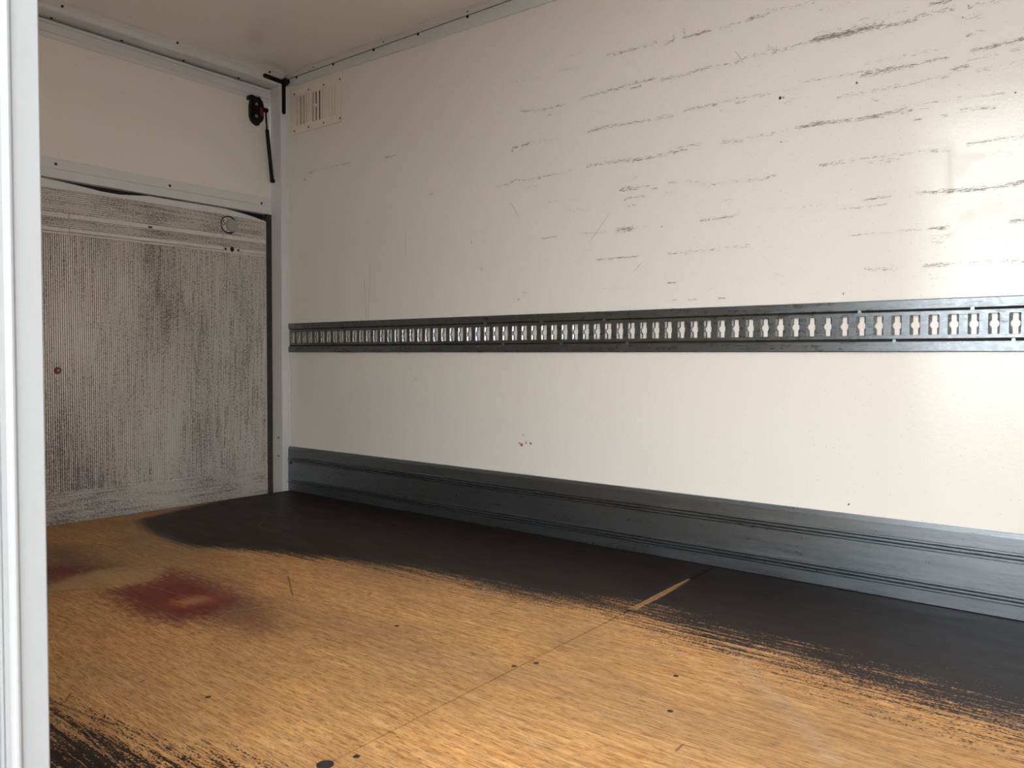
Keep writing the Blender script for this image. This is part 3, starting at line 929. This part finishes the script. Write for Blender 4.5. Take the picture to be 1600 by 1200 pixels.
for fx in (.03, .335, .645, .97):
    for zq in (vz0 + .013, vz1 - .013):
        place(vs_, 'screw', vent, (vx0 + fx * (vx1 - vx0), -.006, zq))

# ---- black corner connector at the top of the rear frame
cb = thing('corner_connector', 'black corner connector with two arms where post, header and ceiling trim meet', 'bracket', (0, -.032, 2.15))


def arm(p, q, wdt, horizontal):
    m = MB()
    n = 8
    pts = []
    if horizontal:
        for k in range(n + 1):
            t = math.pi / 2 + math.pi * k / n
            pts.append((p[0] + wdt * math.cos(t), p[1] + wdt * math.sin(t)))
        pts += [(q[0], q[1] - wdt), (q[0], q[1] + wdt)]
    else:
        for k in range(n + 1):
            t = math.pi + math.pi * k / n
            pts.append((p[0] + wdt * math.cos(t), p[1] + wdt * math.sin(t)))
        pts += [(q[0] + wdt, q[1]), (q[0] - wdt, q[1])]
    m.prism(pts, 0, -.001, .007)
    return m


arm((-.144, 2.1655), (-.04, 2.1595), .0105, True).build('arm', M_BLACK, cb)
arm((-.032, 2.004), (-.032, 2.15), .0098, False).build('arm', M_BLACK, cb)
k_ = MB()
k_.add([(0, -.05, 2.168), (0, -.042, 2.140), (0, -.022, 2.136), (0, .0, 2.155), (0, 0, 2.18), (0, -.03, 2.185),
        (.018, -.038, 2.166), (.02, -.032, 2.148), (.02, -.022, 2.148), (.024, -.006, 2.16), (.024, -.006, 2.176), (.018, -.03, 2.178)],
       [(0, 1, 7, 6), (1, 2, 8, 7), (2, 3, 9, 8), (3, 4, 10, 9), (4, 5, 11, 10), (5, 0, 6, 11), (6, 7, 8, 9, 10, 11), (5, 4, 3, 2, 1, 0)])
k_.build('corner_cap', M_BLACK, cb, bevel=.003)

# ---- upper rear flap
flap = thing('rear_flap', 'cream upper rear flap with grey aluminium edge profiles', 'flap', (-.1, -1.1, 1.48))
fy0, fy1 = YL + .056, -.0535
MB().box(-.115, XR - .006, fy0, fy1, 1.49, 2.125).build('panel', M_PANEL, flap)


def edge_bar(name, mat, parent, y0, y1, zlo, zhi, xback, xfront, cham=.002):
    """bar along Y whose lower and upper edges are functions of y"""
    m = MB()
    vs = []
    for y in (y0, y1):
        a, b_ = zlo(y), zhi(y)
        vs += [(xback, y, a), (xfront - cham, y, a), (xfront, y, a + cham), (xfront, y, b_ - cham), (xfront - cham, y, b_), (xback, y, b_)]
    n = 6
    m.add(vs, [tuple(range(n)), tuple(range(n, 2 * n))[::-1]] + [(i, n + i, n + (i + 1) % n, (i + 1) % n) for i in range(n)])
    return m.build(name, mat, parent)


lin = lambda zl, zr: (lambda y: zr + (zl - zr) * (-.053 - y) / 1.141)
tp = edge_bar('top_profile', M_ALU, flap, fy0, fy1, lin(2.078, 2.061), lin(2.150, 2.128), -.118, XR - .002)
edge_bar('profile_ridge', M_ALU, tp, fy0, fy1, lin(2.1005, 2.0795), lin(2.136, 2.113), -.11, XR + .002)
edge_bar('profile_lip', M_ALU, tp, fy0, fy1, lin(2.1375, 2.1145), lin(2.152, 2.131), -.11, XR + .004)
bp = edge_bar('bottom_profile', M_ALU, flap, fy0, fy1, lin(1.484, 1.474), lin(1.5235, 1.5145), -.118, XR + .004)
edge_bar('profile_flange', M_ALU, bp, fy0, fy1, lin(1.5245, 1.5155), lin(1.57, 1.559), -.112, XR)
MB().box(-.16, -.14, YL + .02, -.02, 1.40, 1.56).build('light_seal', M_BLACK, trim_1)  # black backing added behind the flap gap to block the sky
MB().box(-.135, -.115, YL + .02, -.02, 2.09, 2.2).build('top_seal', M_RUBBER, flap)
for y, z in ((-1.128, 1.545), (-.616, 1.536), (-.111, 1.527), (-1.64, 1.553), (-2.1, 1.556)):
    place(rv, 'rivet', flap, (XR, y, z))
# strut bracket bolted to the flap
bo = [(-.196, 2.056), (-.192, 2.070), (-.176, 2.074), (-.150, 2.070), (-.132, 2.074), (-.114, 2.052), (-.108, 2.036), (-.108, 1.966), (-.116, 1.950), (-.130, 1.937),
      (-.136, 1.924), (-.158, 1.931), (-.174, 1.944), (-.183, 1.965), (-.184, 2.02), (-.178, 2.050), (-.190, 2.046)]
br = MB().prism(bo, 0, XR - .006, -.062).build('strut_bracket', M_BLACK, flap, bevel=.003)
MB().prism([(-.172, 2.05), (-.125, 2.05), (-.118, 2.03), (-.118, 1.97), (-.138, 1.945), (-.165, 1.955), (-.173, 1.975)], 0, -.062, -.054).build('raised_face', M_BLACK, br, bevel=.002)
bl = MB().dome((0, 0, 0), (1, 0, 0), .0085, .006).mesh('bolt', M_BOLT)
for y, z in ((-.158, 2.028), (-.158, 1.966)):
    place(bl, 'bolt', br, (-.054, y, z))
MB().prism([(-.140, 2.012), (-.124, 2.018), (-.118, 1.985), (-.126, 1.972), (-.137, 1.98)], 0, -.054, -.049).build('release_tab', M_RED, br, bevel=.001)

# ---- gas strut between flap and post
st = thing('gas_strut', 'thin black gas strut leaning from the flap bracket to the corner post', 'strut', (-.065, -.055, 1.652))
pa, pm, pb = Vector((-.048, -.108, 2.003)), Vector((-.054, -.0955, 1.907)), Vector((-.064, -.060, 1.654))
MB().tube(pa, pm, .0048).build('rod', M_BLACK, st)
MB().tube(pm, pb, .0098).build('cylinder', M_BLACK, st)
MB().tube(pm + (pm - pb).normalized() * .004, pm, .007, .0098).build('collar', M_BLACK, st)
MB().tube(pa + Vector((0, -.012, .004)), pa + Vector((0, .01, .004)), .0115).build('upper_socket', M_BLACK, st)
MB().tube(pb + Vector((0, -.006, -.004)), (-.064, -.049, 1.65), .0105).build('lower_socket', M_BLACK, st)

# ---- closed tail lift platform
ty0, ty1 = YL + .08, -.0795
lift = thing('tail_lift_platform', 'closed tail lift platform of dirty ribbed aluminium below the flap', 'tail lift', (XT, -1.1, -.03))
MB().box(XT - .04, XT - .007, ty0, ty1, -.03, 1.428).build('back_plate', M_LIFT, lift)
# top lip with its uneven upper edge
up = [(ty0, 1.478), (-1.6, 1.482), (-1.196, 1.481), (-1.05, 1.470), (-.938, 1.459), (-.856, 1.457), (-.80, 1.463), (-.714, 1.472), (-.607, 1.471), (-.322, 1.470), (-.226, 1.460), (-.15, 1.449), (ty1, 1.434)]
lo = [(ty1, 1.4285), (-.325, 1.441), (ty0, 1.441)]
MB().prism(up + lo, 0, XT - .02, XT + .0045).build('top_lip', M_ALU, lift)


def ribs(name, y0, y1, z0, z1, pitch, vertical, depth=.0068):
    m = MB()
    if vertical:
        n = int(round((y1 - y0) / pitch))
        p = (y1 - y0) / n
        prof = []
        for k in range(n):
            a = y0 + k * p
            prof += [(XT - depth, a), (XT - depth, a + .30 * p), (XT - .0004, a + .42 * p), (XT, a + .5 * p), (XT, a + .82 * p), (XT - .0004, a + .9 * p)]
        prof += [(XT - depth, y1)]
        vs = [(x_, y_, z0) for x_, y_ in prof] + [(x_, y_, z1) for x_, y_ in prof]
        q = len(prof)
        m.add(vs, [(i, i + 1, q + i + 1, q + i) for i in range(q - 1)])
        for zc in (z0, z1):
            m.add([(XT - depth, y0, zc), (XT - depth, y1, zc), (XT - depth - .002, y1, zc), (XT - depth - .002, y0, zc)], [(0, 1, 2, 3)])
    else:
        n = int(round((z1 - z0) / pitch))
        p = (z1 - z0) / n
        prof = []
        for k in range(n):
            a = z0 + k * p
            prof += [(XT - depth, a), (XT - depth, a + .30 * p), (XT - .0004, a + .42 * p), (XT, a + .5 * p), (XT, a + .82 * p), (XT - .0004, a + .9 * p)]
        prof += [(XT - depth, z1)]
        vs = [(x_, y0, z_) for x_, z_ in prof] + [(x_, y1, z_) for x_, z_ in prof]
        q = len(prof)
        m.add(vs, [(i + 1, i, q + i, q + i + 1) for i in range(q - 1)])
    o = m.build(name, M_LIFT if vertical else M_LIFT_H, lift)
    o['kind'] = 'stuff'
    return o


segs = [(ty0, -1.0765), (-1.0745, -.3365), (-.3345, ty1 - .006)]
ribs('vertical_ribs', ty0, -.3365, .1215, 1.248, .0091, True)
ribs('vertical_ribs', -.3345, ty1 - .006, .1215, 1.248, .0091, True)
ribs('upper_ribs', ty0, ty1 - .006, 1.341, 1.441, .0089, False)
for y0, y1 in segs:
    ribs('middle_ribs', y0, y1, 1.2765, 1.3165, .008, False)
for y0, y1 in ((ty0, -.3365), (-.3345, ty1 - .006)):
    ribs('bottom_ribs', y0, y1, -.012, .112, .0088, False)
for (y0, y1), dz in zip(segs, (-.001, 0, -.002)):
    MB().box(XT - .006, XT + .005, y0, y1, 1.319 + dz, 1.3385 + dz).build('upper_bar', M_BAR, lift, bevel=.0015)
    MB().box(XT - .006, XT + .006, y0, y1, 1.260 + dz, 1.2755 + dz).build('lower_bar', M_BAR, lift, bevel=.0015)
    MB().box(XT - .006, XT + .003, y0, y1, 1.2485 + dz, 1.2565 + dz).build('bar_foot', M_BAR, lift, bevel=.001)
MB().box(XT - .007, XT + .006, ty0, ty1 - .006, .1125, .1165).build('lower_edge', M_LIFT_H, lift, bevel=.001)
MB().box(XT - .006, XT + .004, ty0, ty1 - .006, -.02, -.0125).build('bottom_lip', M_LIFT, lift)
MB().box(XT - .01, XT + .003, ty1 - .005, ty1, -.03, 1.43).build('edge_strip', M_LIFT, lift)
MB().box(XT + .004, XT + .0065, -.722, -.703, 1.322, 1.331).build('bar_notch', M_SCREW, lift)
# round foot switch with its mark
fsw = MB().tube((XT - .002, -.297, 1.391), (XT + .0035, -.297, 1.391), .046, .0445, n=32).build('foot_switch', M_BLACK, lift)
MB().tube((XT + .0035, -.303, 1.391), (XT + .0042, -.303, 1.391), .038, n=28).build('switch_plate', M_LIFT, fsw)
MB().tube((XT + .0042, -.284, 1.389), (XT + .013, -.284, 1.389), .034, .030, n=24).build('switch_cap', M_DGREY, fsw)
cu = bpy.data.curves.new('switch_digit', 'FONT')
cu.body, cu.size, cu.extrude = '5', .036, .0004
cu.align_x, cu.align_y = 'CENTER', 'CENTER'
tmp = bpy.data.objects.new('tmp_text', cu)
COL.objects.link(tmp)
dg = bpy.context.evaluated_depsgraph_get()
dme = bpy.data.meshes.new_from_object(tmp.evaluated_get(dg))
bpy.data.objects.remove(tmp)
dme.materials.clear()
dme.materials.append(M_BLACK)
dig = place(dme, 'switch_digit', fsw, (XT + .0045, -.3275, 1.397), (math.pi / 2, 0, math.pi / 2))
# lock plate on the lower bar
lp = MB().box(XT + .006, XT + .0075, -.329, -.242, 1.2575, 1.2735).build('lock_plate', M_BAR, lift)
MB().prism([(-.298, 1.266), (-.286, 1.252), (-.272, 1.266), (-.286, 1.284)], 0, XT + .0075, XT + .009).build('lock_hole', M_BLACK, lp)
for y in (-.322, -.249):
    place(rv, 'rivet', lp, (XT + .0075, y, 1.2655))
# red button near the jamb
rb = MB().tube((XT, -1.129, .655), (XT + .006, -1.129, .655), .0155, .0135, n=20).build('reflector', M_RED, lift)
MB().tube((XT + .006, -1.129, .655), (XT + .0075, -1.129, .655), .0055, n=12).build('reflector_pin', M_BOLT, rb)

for o in bpy.data.objects:
    if '_o' in o:
        del o['_o']
